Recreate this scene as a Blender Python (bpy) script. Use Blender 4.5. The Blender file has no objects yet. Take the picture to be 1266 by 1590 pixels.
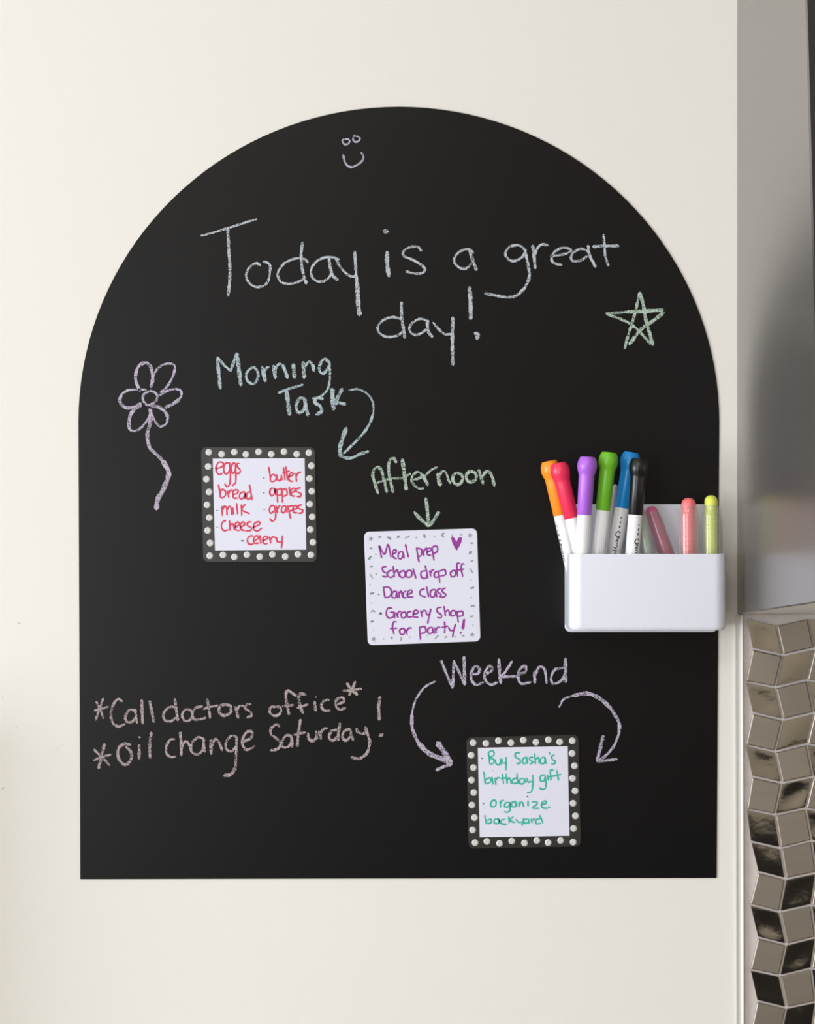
import bpy, bmesh, math, random
from mathutils import Vector, Matrix
random.seed(7)
S = 0.00045          # metres on the wall per photo pixel (board about 44.6 cm wide)
D = 1.6              # camera to wall
Z0 = 1.45            # camera height
scene = bpy.context.scene
COL = scene.collection

# ------------------------------------------------------------------ camera
cam = bpy.data.cameras.new('camera'); cam_ob = bpy.data.objects.new('camera', cam); COL.objects.link(cam_ob)
cam_ob.location = (0, -D, Z0); cam_ob.rotation_euler = (math.pi/2, 0, 0)
cam.sensor_fit = 'VERTICAL'; cam.sensor_height = 36
cam.lens = 36 * D / (1590 * S); cam.clip_start = 0.02
scene.camera = cam_ob

# ------------------------------------------------------------------ light
w = bpy.data.worlds.new('sky'); scene.world = w; w.use_nodes = True
w.node_tree.nodes['Background'].inputs[0].default_value = (0.75, 0.85, 1.0, 1)
w.node_tree.nodes['Background'].inputs[1].default_value = 1.0

def area(name, loc, target, sx, sy, power, col):
    l = bpy.data.lights.new(name, 'AREA'); l.shape = 'RECTANGLE'; l.size = sx; l.size_y = sy
    l.energy = power; l.color = col
    o = bpy.data.objects.new(name, l); COL.objects.link(o); o.location = loc
    o.rotation_euler = (Vector(target) - Vector(loc)).to_track_quat('-Z', 'Y').to_euler()
    return o
# daylight in the opening of the side window, then two added fill lights
area('side_window_daylight', (-2.87, -1.75, 1.38), (0.0, -1.75, 1.38), 1.8, 1.2, 41.5, (0.93, 0.96, 1.0))
area('rear_fill_light', (-1.45, -3.38, 1.35), (-1.45, 0, 1.35), 1.1, 1.3, 11.5, (0.95, 0.97, 1.0))  # added fill from behind, placed left to give the board its sheen
area('overhead_fill_light', (-0.35, -2.2, 2.52), (-0.35, -2.2, 0), 0.5, 0.5, 7.0, (1.0, 0.93, 0.84))  # added overhead fill to even out the wall, no known lamp
scene.view_settings.view_transform = 'Standard'
scene.view_settings.look = 'None'
scene.view_settings.gamma = 1
scene.view_settings.use_curve_mapping = False
scene.view_settings.exposure = 0.98

# ------------------------------------------------------------------ helpers
def W(px, py, d=0.0):
    """point on a plane d metres in front of the wall, px/py = where the photo shows it"""
    k = S * (D - d) / D
    return Vector(((px - 633) * k, -d, Z0 + (795 - py) * k))
def lin(c):
    return tuple((v/255/12.92 if v/255 <= 0.04045 else ((v/255+0.055)/1.055)**2.4) for v in c)

def mat(name, col, rough=0.5, metal=0.0, spec=0.5, noise=0.0, nscale=40.0, bump=0.0, bscale=200.0, coat=0.0, rvar=0.0):
    m = bpy.data.materials.new(name); m.use_nodes = True
    nt = m.node_tree; b = nt.nodes['Principled BSDF']
    b.inputs['Base Color'].default_value = (*col, 1); b.inputs['Roughness'].default_value = rough
    b.inputs['Metallic'].default_value = metal; b.inputs['Specular IOR Level'].default_value = spec
    b.inputs['Coat Weight'].default_value = coat; b.inputs['Coat Roughness'].default_value = 0.1
    tc = nt.nodes.new('ShaderNodeTexCoord')
    if noise or rvar:
        n = nt.nodes.new('ShaderNodeTexNoise'); n.inputs['Scale'].default_value = nscale; n.inputs['Detail'].default_value = 4
        nt.links.new(tc.outputs['Object'], n.inputs['Vector'])
        if noise:
            mx = nt.nodes.new('ShaderNodeMix'); mx.data_type = 'RGBA'
            mx.inputs[6].default_value = (*[c*(1-noise) for c in col], 1)
            mx.inputs[7].default_value = (*[min(1, c*(1+noise)) for c in col], 1)
            nt.links.new(n.outputs['Fac'], mx.inputs[0]); nt.links.new(mx.outputs[2], b.inputs['Base Color'])
        if rvar:
            mr = nt.nodes.new('ShaderNodeMapRange'); mr.inputs[3].default_value = rough - rvar; mr.inputs[4].default_value = rough + rvar
            nt.links.new(n.outputs['Fac'], mr.inputs[0]); nt.links.new(mr.outputs[0], b.inputs['Roughness'])
    if bump:
        n2 = nt.nodes.new('ShaderNodeTexNoise'); n2.inputs['Scale'].default_value = bscale; n2.inputs['Detail'].default_value = 3
        nt.links.new(tc.outputs['Object'], n2.inputs['Vector'])
        bp = nt.nodes.new('ShaderNodeBump'); bp.inputs['Strength'].default_value = bump; bp.inputs['Distance'].default_value = 0.001
        nt.links.new(n2.outputs['Fac'], bp.inputs['Height']); nt.links.new(bp.outputs[0], b.inputs['Normal'])
    return m

def chalk_mat(name, col, lo=0.33, hi=0.56):
    """dry chalk: dusty pigment that lets the board show through in grains"""
    m = mat(name, col, rough=0.95, spec=0.05, noise=0.22, nscale=500)
    nt = m.node_tree; b = nt.nodes['Principled BSDF']; tc = [n for n in nt.nodes if n.type == 'TEX_COORD'][0]
    n = nt.nodes.new('ShaderNodeTexNoise'); n.inputs['Scale'].default_value = 900; n.inputs['Detail'].default_value = 2
    mr = nt.nodes.new('ShaderNodeMapRange'); mr.inputs[1].default_value = lo; mr.inputs[2].default_value = hi
    mr.inputs[3].default_value = 0.18; mr.inputs[4].default_value = 1.0
    n2 = nt.nodes.new('ShaderNodeTexNoise'); n2.inputs['Scale'].default_value = 110; n2.inputs['Detail'].default_value = 1
    ad = nt.nodes.new('ShaderNodeMath'); ad.operation = 'MULTIPLY_ADD'; ad.inputs[1].default_value = 0.35; ad.inputs[2].default_value = -0.175
    sm = nt.nodes.new('ShaderNodeMath'); sm.operation = 'ADD'
    nt.links.new(tc.outputs['Object'], n.inputs['Vector']); nt.links.new(tc.outputs['Object'], n2.inputs['Vector'])
    nt.links.new(n2.outputs['Fac'], ad.inputs[0]); nt.links.new(n.outputs['Fac'], sm.inputs[0]); nt.links.new(ad.outputs[0], sm.inputs[1])
    nt.links.new(sm.outputs[0], mr.inputs[0]); nt.links.new(mr.outputs[0], b.inputs['Alpha'])
    return m

def link(name, me, m, parent=None, kind=None, label=None):
    if m: me.materials.append(m)
    o = bpy.data.objects.new(name, me); COL.objects.link(o)
    if parent: o.parent = parent
    if kind: o['kind'] = kind
    if label: o['label'] = label
    return o
def thing(name, label, cat, loc=(0, 0, 0), group=None):
    o = bpy.data.objects.new(name, None); COL.objects.link(o); o.location = loc; o.empty_display_size = 0.02
    o['label'] = label; o['category'] = cat
    if group: o['group'] = group
    return o
def to_mesh(name, verts, faces, smooth=False, origin=None, sharp=None):
    me = bpy.data.meshes.new(name)
    if origin is not None: verts = [Vector(v) - Vector(origin) for v in verts]
    me.from_pydata([tuple(v) for v in verts], [], faces); me.update()
    bm = bmesh.new(); bm.from_mesh(me); bmesh.ops.recalc_face_normals(bm, faces=bm.faces); bm.to_mesh(me); bm.free()
    if smooth:
        me.shade_smooth()
        me.set_sharp_from_angle(angle=math.radians(sharp or 35))
    return me
def box(x0, x1, y0, y1, z0, z1):
    v = [(x, y, z) for x in (x0, x1) for y in (y0, y1) for z in (z0, z1)]
    f = [(0, 1, 3, 2), (4, 6, 7, 5), (0, 4, 5, 1), (2, 3, 7, 6), (0, 2, 6, 4), (1, 5, 7, 3)]
    return v, f
def join(parts):
    V, F = [], []
    for v, f in parts:
        n = len(V); V += list(v); F += [tuple(i+n for i in q) for q in f]
    return V, F
def bevel(o, wd, seg=2):
    md = o.modifiers.new('bevel', 'BEVEL'); md.width = wd; md.segments = seg; md.limit_method = 'ANGLE'
    o.data.shade_smooth(); o.data.set_sharp_from_angle(angle=math.radians(50))
    return o
def plate(pts, d0, d1):
    """closed outline in wall plane (x,z) extruded from distance d0 to d1 off the wall"""
    n = len(pts); V = [Vector((p[0], -d0, p[1])) for p in pts] + [Vector((p[0], -d1, p[1])) for p in pts]
    F = [tuple(range(n))[::-1], tuple(range(n, 2*n))] + [(i, (i+1) % n, n+(i+1) % n, n+i) for i in range(n)]
    return V, F
def wx(px, py): p = W(px, py); return (p.x, p.z)
def rounded(corners, r, seg=6):
    out = []; n = len(corners)
    for i in range(n):
        p, a, b = Vector(corners[i]), Vector(corners[i-1]), Vector(corners[(i+1) % n])
        u, v = (a-p).normalized()*r, (b-p).normalized()*r
        c = p+u+v
        for k in range(seg+1):
            t = k/seg*math.pi/2
            out.append(c - v*math.cos(t) - u*math.sin(t))
    return out
def lathe(A, B, prof, n=28, cap0=True, cap1=True):
    """profile (t metres from A towards B, radius)"""
    A, B = Vector(A), Vector(B); ax = (B-A).normalized()
    u = ax.cross(Vector((0, 1, 0))).normalized(); v = ax.cross(u)
    V = []; F = []
    for t, r in prof:
        for k in range(n):
            a = 2*math.pi*k/n; V.append(A + ax*t + u*(r*math.cos(a)) + v*(r*math.sin(a)))
    for i in range(len(prof)-1):
        for k in range(n):
            F.append((i*n+k, i*n+(k+1) % n, (i+1)*n+(k+1) % n, (i+1)*n+k))
    if cap0: F.append(tuple(range(n)))
    if cap1: F.append(tuple(range((len(prof)-1)*n, len(prof)*n)))
    return V, F

# strokes -------------------------------------------------------------
def parse(s):
    out = []
    for line in s.strip().split(';'):
        line = line.strip()
        if not line: continue
        wd = None; tok = line.split()
        if tok[0].startswith('w'): wd = float(tok[0][1:]); tok = tok[1:]
        out.append((wd, [tuple(float(a) for a in t.split(',')) for t in tok]))
    return out
def spline(pts, step):
    P = [Vector(p) for p in pts]
    if len(P) == 1: P = [P[0]-Vector((0.6*step, 0)), P[0]+Vector((0.6*step, 0))]
    out = []
    for i in range(len(P)-1):
        p1, p2 = P[i], P[i+1]
        p0 = P[i-1] if i else p1*2-p2
        p3 = P[i+2] if i+2 < len(P) else p2*2-p1
        n = max(1, int((p2-p1).length/step))
        for k in range(n):
            t = k/n
            out.append(0.5*((2*p1)+(p2-p0)*t+(2*p0-5*p1+4*p2-p3)*t*t+(3*p1-3*p2+p3-p0)*t**3))
    out.append(P[-1]); return out
def strokes(text, ox, oy, sc, width, depth, jit=0.0, mapf=None, tapers=True):
    """text strokes in crop coordinates -> ribbons lying on the surface at distance depth off the wall"""
    V, F = [], []
    mapf = mapf or (lambda x, y, k: W(x, y) + Vector((0, -depth-k, 0)))
    for si, (wd, pts) in enumerate(parse(text)):
        wd = (wd or width)
        px = spline([(ox+x/sc, oy+y/sc) for x, y in pts], 1.3)
        if len(px) < 2: continue
        n = len(px); base = len(V); k = 0.000004*(si % 9)
        ph = random.uniform(0, 6.3)
        for i, p in enumerate(px):
            a = px[max(0, i-1)]; b = px[min(n-1, i+1)]
            t = (b-a)
            if t.length < 1e-6: t = Vector((1, 0))
            t.normalize(); nr = Vector((-t.y, t.x))
            hw = wd/2*(1+0.12*math.sin(i*0.45+ph))
            if tapers and (i == 0 or i == n-1): hw *= 0.6
            l = p + nr*(hw+random.uniform(-jit, jit)); r = p - nr*(hw+random.uniform(-jit, jit))
            V += [mapf(l.x, l.y, k), mapf(r.x, r.y, k)]
            if i: q = base+2*i; F.append((q-2, q-1, q+1, q))
        for e, sg in ((0, -1), (n-1, 1)):      # rounded tip
            a = px[max(0, e-1)]; b = px[min(n-1, e+1)]; t = (b-a)
            t = t.normalized() if t.length > 1e-6 else Vector((1, 0))
            q = len(V); tip = px[e]+t*sg*wd*0.3
            V.append(mapf(tip.x, tip.y, k)); F.append((base+2*e, base+2*e+1, q))
    return V, F

# ------------------------------------------------------------------ materials
M = {}
def wall_material():
    m = mat('cream_wall_paint', (0.785, 0.765, 0.715), rough=0.75, spec=0.25, noise=0.012, nscale=3, bump=0.05, bscale=60)
    nt = m.node_tree; b = nt.nodes['Principled BSDF']
    src = b.inputs['Base Color'].links[0].from_socket
    tc = [n for n in nt.nodes if n.type == 'TEX_COORD'][0]
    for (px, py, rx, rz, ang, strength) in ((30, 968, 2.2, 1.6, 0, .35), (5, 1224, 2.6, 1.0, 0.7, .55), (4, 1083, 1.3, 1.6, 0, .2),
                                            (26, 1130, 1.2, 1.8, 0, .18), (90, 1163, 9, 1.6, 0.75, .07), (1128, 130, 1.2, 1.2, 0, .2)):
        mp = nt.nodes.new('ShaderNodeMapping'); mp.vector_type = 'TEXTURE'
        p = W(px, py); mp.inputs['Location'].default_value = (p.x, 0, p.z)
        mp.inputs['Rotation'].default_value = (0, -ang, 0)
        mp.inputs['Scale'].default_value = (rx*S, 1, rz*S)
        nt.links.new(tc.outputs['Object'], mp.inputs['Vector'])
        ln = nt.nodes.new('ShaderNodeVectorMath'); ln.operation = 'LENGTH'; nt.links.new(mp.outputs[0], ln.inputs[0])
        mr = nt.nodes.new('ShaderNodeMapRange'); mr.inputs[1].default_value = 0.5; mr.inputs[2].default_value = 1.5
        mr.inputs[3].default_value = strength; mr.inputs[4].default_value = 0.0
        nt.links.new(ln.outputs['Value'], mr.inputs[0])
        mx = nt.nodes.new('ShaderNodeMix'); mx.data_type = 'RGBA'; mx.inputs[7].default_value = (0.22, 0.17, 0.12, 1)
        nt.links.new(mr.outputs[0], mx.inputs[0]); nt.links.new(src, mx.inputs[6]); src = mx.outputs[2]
    nt.links.new(src, b.inputs['Base Color'])
    return m
M['wall'] = wall_material()
M['room'] = mat('room_paint', (0.58, 0.52, 0.43), rough=0.8, noise=0.02, nscale=2)
M['ceiling'] = mat('ceiling_paint', (0.85, 0.84, 0.81), rough=0.9, noise=0.01, nscale=3)
M['floor'] = mat('dark_floor_boards', (0.26, 0.225, 0.19), rough=0.5, noise=0.3, nscale=6)
M['block'] = mat('charcoal_block', (0.025, 0.023, 0.023), rough=0.5, noise=0.1, nscale=20)
M['white'] = mat('white_gloss_paint', (0.85, 0.85, 0.83), rough=0.35, noise=0.01, nscale=10)
M['board'] = mat('black_vinyl', (0.0036, 0.0036, 0.0041), rough=0.33, spec=0.20, noise=0.12, nscale=5, bump=0.03, bscale=700, rvar=0.03)

def brushed(name, col, rough, metal, stretch, bumpv=0.05):
    m = mat(name, col, rough=rough, metal=metal)
    nt = m.node_tree; b = nt.nodes['Principled BSDF']; tc = [n for n in nt.nodes if n.type == 'TEX_COORD'][0]
    mp = nt.nodes.new('ShaderNodeMapping'); mp.inputs['Scale'].default_value = stretch
    n = nt.nodes.new('ShaderNodeTexNoise'); n.inputs['Scale'].default_value = 30; n.inputs['Detail'].default_value = 5
    nt.links.new(tc.outputs['Object'], mp.inputs[0]); nt.links.new(mp.outputs[0], n.inputs['Vector'])
    mx = nt.nodes.new('ShaderNodeMix'); mx.data_type = 'RGBA'
    mx.inputs[6].default_value = (*[c*0.93 for c in col], 1); mx.inputs[7].default_value = (*[min(1, c*1.07) for c in col], 1)
    nt.links.new(n.outputs['Fac'], mx.inputs[0]); nt.links.new(mx.outputs[2], b.inputs['Base Color'])
    bp = nt.nodes.new('ShaderNodeBump'); bp.inputs['Strength'].default_value = bumpv; bp.inputs['Distance'].default_value = 0.0005
    nt.links.new(n.outputs['Fac'], bp.inputs['Height']); nt.links.new(bp.outputs[0], b.inputs['Normal'])
    return m
M['hood'] = brushed('brushed_stainless_steel', (0.235, 0.215, 0.203), 0.27, 0.65, (1, 1, 14))
M['hood_front'] = mat('dark_hood_glass', (0.018, 0.018, 0.019), rough=0.25, noise=0.05, nscale=5)
M['hood_under'] = brushed('hood_underside_steel', (0.86, 0.85, 0.82), 0.4, 0, (1, 8, 1))
M['tile_matte'] = brushed('brushed_metal_tile', (0.41, 0.37, 0.32), 0.45, 1, (1, 1, 10), 0.03)
M['tile_gloss'] = mat('polished_metal_tile', (0.50, 0.47, 0.42), rough=0.10, metal=1.0, noise=0.05, nscale=60, bump=0.3, bscale=60)
M['grout'] = mat('grey_grout', (0.62, 0.58, 0.56), rough=0.9, noise=0.12, nscale=120, bump=0.25, bscale=500)
M['trim'] = mat('satin_white_edge_trim', (0.62, 0.60, 0.56), rough=0.35, noise=0.03, nscale=80)
M['trim_bright'] = mat('bright_edge_trim', (0.92, 0.92, 0.90), rough=0.3, noise=0.01, nscale=80)
M['plastic'] = mat('white_plastic', (0.77, 0.80, 0.90), rough=0.32, spec=0.5, noise=0.01, nscale=30)
M['card_white'] = mat('white_card_film', (0.72, 0.735, 0.86), rough=0.35, spec=0.5, noise=0.01, nscale=30)
M['card_black'] = mat('black_card_film', (0.020, 0.019, 0.018), rough=0.33, spec=0.6, noise=0.35, nscale=55, rvar=0.10)
M['dot'] = mat('pearl_dot', (0.62, 0.62, 0.61), rough=0.3, noise=0.1, nscale=900)
M['ink_red'] = mat('red_marker_ink', lin((212, 55, 88)), rough=0.5, noise=0.22, nscale=350)
M['ink_purple'] = mat('purple_marker_ink', lin((146, 42, 150)), rough=0.5, noise=0.28, nscale=350)
M['ink_teal'] = mat('teal_marker_ink', lin((48, 178, 158)), rough=0.5, noise=0.2, nscale=350)
M['ink_dark'] = mat('dark_marker_ink', (0.045, 0.02, 0.07), rough=0.5, noise=0.2, nscale=300)
M['confetti'] = mat('grey_confetti_print', (0.22, 0.25, 0.28), rough=0.5, noise=0.3, nscale=120)
M['chalk_blue'] = chalk_mat('pale_blue_chalk', (0.52, 0.56, 0.61))
M['chalk_lilac'] = chalk_mat('lilac_chalk', (0.52, 0.46, 0.58))
M['chalk_green'] = chalk_mat('pale_green_chalk', (0.44, 0.55, 0.46))
M['chalk_aqua'] = chalk_mat('pale_aqua_chalk', (0.44, 0.54, 0.58))
M['chalk_pink'] = chalk_mat('pale_pink_chalk', (0.42, 0.355, 0.355))
M['barrel'] = mat('white_marker_barrel', (0.88, 0.88, 0.90), rough=0.25, noise=0.01, nscale=30, coat=0.3)
M['print'] = mat('black_barrel_print', (0.03, 0.03, 0.04), rough=0.5, noise=0.2, nscale=200)

# ------------------------------------------------------------------ room
YB = -3.5; XL = -2.9; XR = 2.2; ZC = 2.6
v, f = box(XL-0.1, XR+0.1, 0, 0.1, 0, ZC); link('wall_back', to_mesh('wall_back', v, f), M['wall'], kind='structure')
v, f = box(XL-0.1, XR+0.1, YB, 0, -0.05, 0); link('floor', to_mesh('floor', v, f), M['floor'], kind='structure')
v, f = box(XL-0.1, XR+0.1, YB, 0, ZC, ZC+0.05); link('ceiling', to_mesh('ceiling', v, f), M['ceiling'], kind='structure')
v, f = box(XR, XR+0.1, YB, 0, 0, ZC); link('wall_right', to_mesh('wall_right', v, f), M['room'], kind='structure')
# left wall with its window opening
wy0, wy1, wz0, wz1 = -2.65, -0.85, 0.78, 1.98
v, f = join([box(XL-0.1, XL, YB, wy0, 0, ZC), box(XL-0.1, XL, wy1, 0, 0, ZC), box(XL-0.1, XL, wy0, wy1, 0, wz0), box(XL-0.1, XL, wy0, wy1, wz1, ZC)])
link('wall_left', to_mesh('wall_left', v, f), M['room'], kind='structure')
v, f = join([box(XL-0.09, XL-0.05, wy0, wy0+0.04, wz0, wz1), box(XL-0.09, XL-0.05, wy1-0.04, wy1, wz0, wz1),
             box(XL-0.09, XL-0.05, wy0+0.04, wy1-0.04, wz0, wz0+0.04), box(XL-0.09, XL-0.05, wy0+0.04, wy1-0.04, wz1-0.04, wz1),
             box(XL-0.085, XL-0.055, (wy0+wy1)/2-0.02, (wy0+wy1)/2+0.02, wz0+0.04, wz1-0.04)])
link('window_1', to_mesh('window_1', v, f), M['white'], kind='structure')
# wall behind the camera, its window opening added for the rear fill
fx0, fx1, fz0, fz1 = -2.0, -0.9, 0.7, 2.0
v, f = join([box(XL-0.1, fx0, YB-0.1, YB, 0, ZC), box(fx1, XR+0.1, YB-0.1, YB, 0, ZC), box(fx0, fx1, YB-0.1, YB, 0, fz0), box(fx0, fx1, YB-0.1, YB, fz1, ZC)])
link('wall_front', to_mesh('wall_front', v, f), M['room'], kind='structure')
v, f = join([box(fx0, fx0+0.05, YB-0.09, YB-0.05, fz0, fz1), box(fx1-0.05, fx1, YB-0.09, YB-0.05, fz0, fz1),
             box(fx0+0.05, fx1-0.05, YB-0.09, YB-0.05, fz0, fz0+0.05), box(fx0+0.05, fx1-0.05, YB-0.09, YB-0.05, fz1-0.05, fz1),
             box(-1.48, -1.42, YB-0.085, YB-0.055, fz0+0.05, fz1-0.05)])
link('window_2', to_mesh('window_2', v, f), M['white'], kind='structure')
# added ledge out of view, only there to cast the lower-left wall shade
v, f = box(XL, -0.40, -0.085, 0, 0, Z0-0.135); link('shade_ledge', to_mesh('shade_ledge', v, f), M['wall'], kind='structure')
blk = thing('reflection_block', 'added long charcoal island standing behind the viewer', 'block', (0.6, -2.9, 0))  # unseen dark mass added so the polished tiles reflect something dark
v, f = box(-0.9, 0.9, -0.3, 0.3, 0, 0.76); link('body', to_mesh('body', v, f), M['block'], blk)
v, f = box(-0.93, 0.93, -0.33, 0.33, 0.76, 0.80); link('block_top', to_mesh('block_top', v, f), M['block'], blk)

# ------------------------------------------------------------------ chalkboard
BT = 0.0008
out = []
out += [(125, 1365), (1113, 1363)]
cx, hw, ys, hh = 619.5, 497.5, 655, 489
for i in range(73):
    a = math.pi*i/72
    out.append((cx+hw*math.cos(a), ys-hh*math.sin(a)))
pts = [wx(*p) for p in out]
bo = W(619, 1364)
board = thing('chalkboard', 'large black arch-topped chalkboard sheet on cream wall covered in chalk writing', 'chalkboard', bo)
v, f = plate(pts, 0.0, BT)
link('sheet', to_mesh('sheet', v, f, origin=bo), M['board'], board)
def chalk(name, label, m, items, jit=0.35):
    parts = [strokes(t, ox, oy, sc, wd, BT+0.00010, jit) for (t, ox, oy, sc, wd) in items]
    V, F = join(parts)
    return link(name, to_mesh(name, V, F, origin=bo), M[m], board, label=label)

TODAY = """w3.2 47,173 130,150 210,125 290,100 368,76; w4.4 200,130 205,220 212,330 212,420 203,520;
390,345 370,332 340,342 312,380 308,410 330,450 365,468 410,460 435,430 445,380 445,345 430,328 405,322;
665,328 640,305 590,305 530,330 497,370 490,405 510,440 555,450 605,440 640,420; w4.2 632,210 625,290 632,370 655,450;
845,310 790,295 730,310 690,350 682,390 700,425 740,438 785,415 800,380; w4.4 785,300 795,360 810,405 838,428;
825,305 850,350 885,390 920,408 945,400; w4.2 935,262 940,350 948,450; w6.5 948,440 955,560 962,632;
w6.5 1102,143 1126,150; w6 1122,265 1122,330 1133,408"""
GREAT = """285,180 265,160 225,165 200,185 205,205 250,225 290,250 302,270 285,285 245,285 212,275;
528,190 505,172 470,180 440,210 440,235 465,260 495,262 520,240; w4.5 510,175 522,215 543,270;
775,180 745,155 700,160 678,190 690,218 720,228 755,210 772,185; w4.2 770,180 785,250 790,300 770,350 735,385 700,397 640,390 582,378;
w4.8 805,155 812,200 818,262; 815,200 830,165 850,150 878,155;
890,205 930,200 970,190 985,175 950,165 915,180 895,205 898,230 918,242 942,245;
1070,185 1035,170 1000,185 985,210 995,228 1030,225 1060,205; w4.4 1065,155 1072,200 1100,255;
1137,103 1142,150 1145,200 1160,250; w4.4 1088,160 1140,157 1208,157;
195,500 150,490 105,505 80,540 95,570 130,583 175,575 205,550; w4.6 192,420 193,490 202,550 208,588;
320,510 280,498 240,520 230,550 250,572 280,568 310,545; w4.4 312,510 318,560 338,582;
340,515 365,545 395,570 430,568; w5 432,490 430,570 430,640 432,715;
w6 510,350 515,420 516,498; w6 535,565 548,572 545,593"""
chalk('chalk_lettering', "pale blue chalk headline reading 'Today is a great day!'", 'chalk_blue',
      [(TODAY, 300, 320, 3.7235, 3.5), (GREAT, 560, 330, 3.0143, 3.6)])
SMILE = """375,410 350,440 355,500 400,545 460,545 510,510 525,460 490,420 430,415 400,430;
655,310 620,370 610,430 640,475 680,490 740,465 780,410 750,360 700,350 670,345;
w3 368,800 380,870 400,960 450,1050 520,1095 590,1105 680,1065 770,1010 840,940 865,860 860,810 805,745"""
chalk('chalk_smiley', 'lilac chalk smiling face near the top of the arch', 'chalk_lilac', [(SMILE, 510, 190, 15.825, 2.7)], 0.1)
STAR = """665,215 620,420 560,650 500,830 455,1005; w5 670,225 720,420 750,600 800,780 850,955;
w3.5 190,515 350,505 500,490; w5.5 490,492 720,485 990,465; w4 200,520 400,595 540,665 670,780 820,945; w5.2 1005,500 850,620 700,720 600,840 520,950"""
chalk('chalk_star', 'pale green five-pointed chalk star', 'chalk_green', [(STAR, 920, 430, 9.043, 4.2)])
FLOWER = """w4.6 340,395 305,320 300,250 320,180 360,145 400,140 435,170 450,230 455,290 440,360;
455,300 470,240 520,175 580,148 640,150 658,180 640,260 590,350 530,410;
520,435 580,400 640,380 700,385 720,420 700,470 640,515; w5 700,470 640,515 570,545;
w4.8 445,535 500,540 560,575 595,630; 595,630 580,690 530,722 490,690 455,630 430,570;
425,560 430,610 400,670 350,730 295,762 245,750; w5 245,750 240,680 260,600 310,550 350,520;
w4.6 350,510 290,540 220,550 170,520 155,480 175,420; 175,420 230,390 310,382 395,385;
w3.6 425,395 375,425 365,475 400,520 440,520 490,480 495,430 455,398 425,395;
w5.2 432,560 440,620 430,700 408,780 410,850 430,920; w4.5 430,920 500,985 545,1030; w7 545,1030 600,1130 590,1200 550,1300 500,1390 490,1475"""
chalk('chalk_flower', 'lilac chalk flower with six petals and a wavy stem', 'chalk_lilac', [(FLOWER, 160, 540, 5.887, 3.4)])
MORN = """w5.2 118,105 125,200 137,310; w3.6 118,105 160,155 205,195; w4.2 205,195 230,120 245,80; w6 245,80 258,180 270,288;
345,170 310,205 310,250 345,280 375,260 385,215 365,175 345,170;
w5.6 410,168 420,210 432,262; 420,205 438,178 455,168; w5.6 487,158 497,243; 490,190 520,150 545,155; w5 545,155 560,190 577,240;
w5.6 615,150 623,238; w5.6 680,138 686,240; 690,170 715,135 740,150; w5 740,150 752,195;
w4.5 850,140 820,115 795,140 785,190 810,210 840,180 855,140; w3.2 850,140 855,220 845,300 815,345 770,370 740,372;
w3.6 515,340 590,310 678,285; w6 570,325 580,400 590,482; w4.6 690,375 655,375 635,420 645,465 680,455 695,410; w5 690,375 700,440 712,488;
w4.8 810,375 770,372 755,400 790,425 800,460 765,480; w6.5 870,312 872,380 880,448; w5.5 935,312 910,360 885,405; w5 885,405 920,405 958,412"""
chalk('chalk_lettering', "pale aqua chalk words 'Morning Task'", 'chalk_aqua', [(MORN, 310, 530, 4.22, 3.8)])
ARR1 = """w2.8 980,320 1040,315 1100,345 1135,400 1140,470; w3.8 1140,470 1110,550 1050,630 990,690 945,735; w6 962,568 940,630 920,700 925,755; w4.5 925,755 990,765 1050,740 1110,720"""
chalk('chalk_arrow', "curved pale aqua chalk arrow from 'Task' to the shopping list card", 'chalk_aqua', [(ARR1, 310, 530, 4.22, 4)])
AFT = """w4.4 150,420 125,340 105,270 120,210 150,195 180,225 200,300 225,410; w3 140,330 230,298 300,290 360,285 430,248;
w4.4 305,155 290,125 260,125 240,180 245,260 262,340 278,410; w5.5 357,125 372,230 392,388;
440,305 500,290 525,260 490,235 450,260 435,305 460,350 500,378 540,375;
w5 530,255 550,300 575,350; 540,290 580,240 620,210 655,195; w6 660,250 668,300 682,350; 670,280 700,230 735,250 750,300 770,335;
w4.4 820,240 790,270 795,320 830,345 865,320 870,270 830,240; w4.4 935,225 905,260 910,305 945,322 985,300 985,250 935,225;
w4.6 1010,215 1030,280 1048,338; w4.6 1040,290 1065,240 1100,235 1130,290 1142,355"""
chalk('chalk_lettering', "pale green chalk word 'Afternoon'", 'chalk_green', [(AFT, 560, 690, 5.504, 3.4)])
ARR2 = """w5 557,458 570,550 582,690; w5 460,580 510,635 585,698; w5 585,698 625,650 670,575"""
chalk('chalk_arrow', "short pale green chalk arrow pointing down from 'Afternoon'", 'chalk_green', [(ARR2, 560, 690, 5.504, 5)])
WEEK = """228,88 260,165 292,240; w4 292,240 296,165 298,90; 298,90 335,170 358,222; w4.8 358,222 356,140 355,68;
395,165 430,160 440,135 415,120 395,155 395,195 420,222 460,208; 470,165 510,140 495,120 470,150 470,195 500,222 535,210;
w4.6 545,80 548,150 555,215; 618,92 570,165 555,180; 560,178 650,175;
655,165 690,150 690,120 660,135 650,175 665,215 720,208; w4.4 738,150 742,213; 745,170 765,125 795,140 805,213;
895,130 850,140 830,180 840,215 885,200 905,160; w5 908,78 908,208"""
chalk('chalk_lettering', "lilac chalk word 'Weekend'", 'chalk_lilac', [(WEEK, 620, 1000, 3.517, 3.8)])
ARR3 = """w3 198,203 140,235 90,305 70,380; w5 70,380 72,460 105,540; w7 105,540 160,595 230,625 282,650; w8 210,538 250,595 283,650; w4.5 288,655 240,670 203,688"""
chalk('chalk_arrow', 'lilac chalk arrow curving down on the left towards the lowest card', 'chalk_lilac', [(ARR3, 620, 1000, 3.517, 4)])
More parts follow.
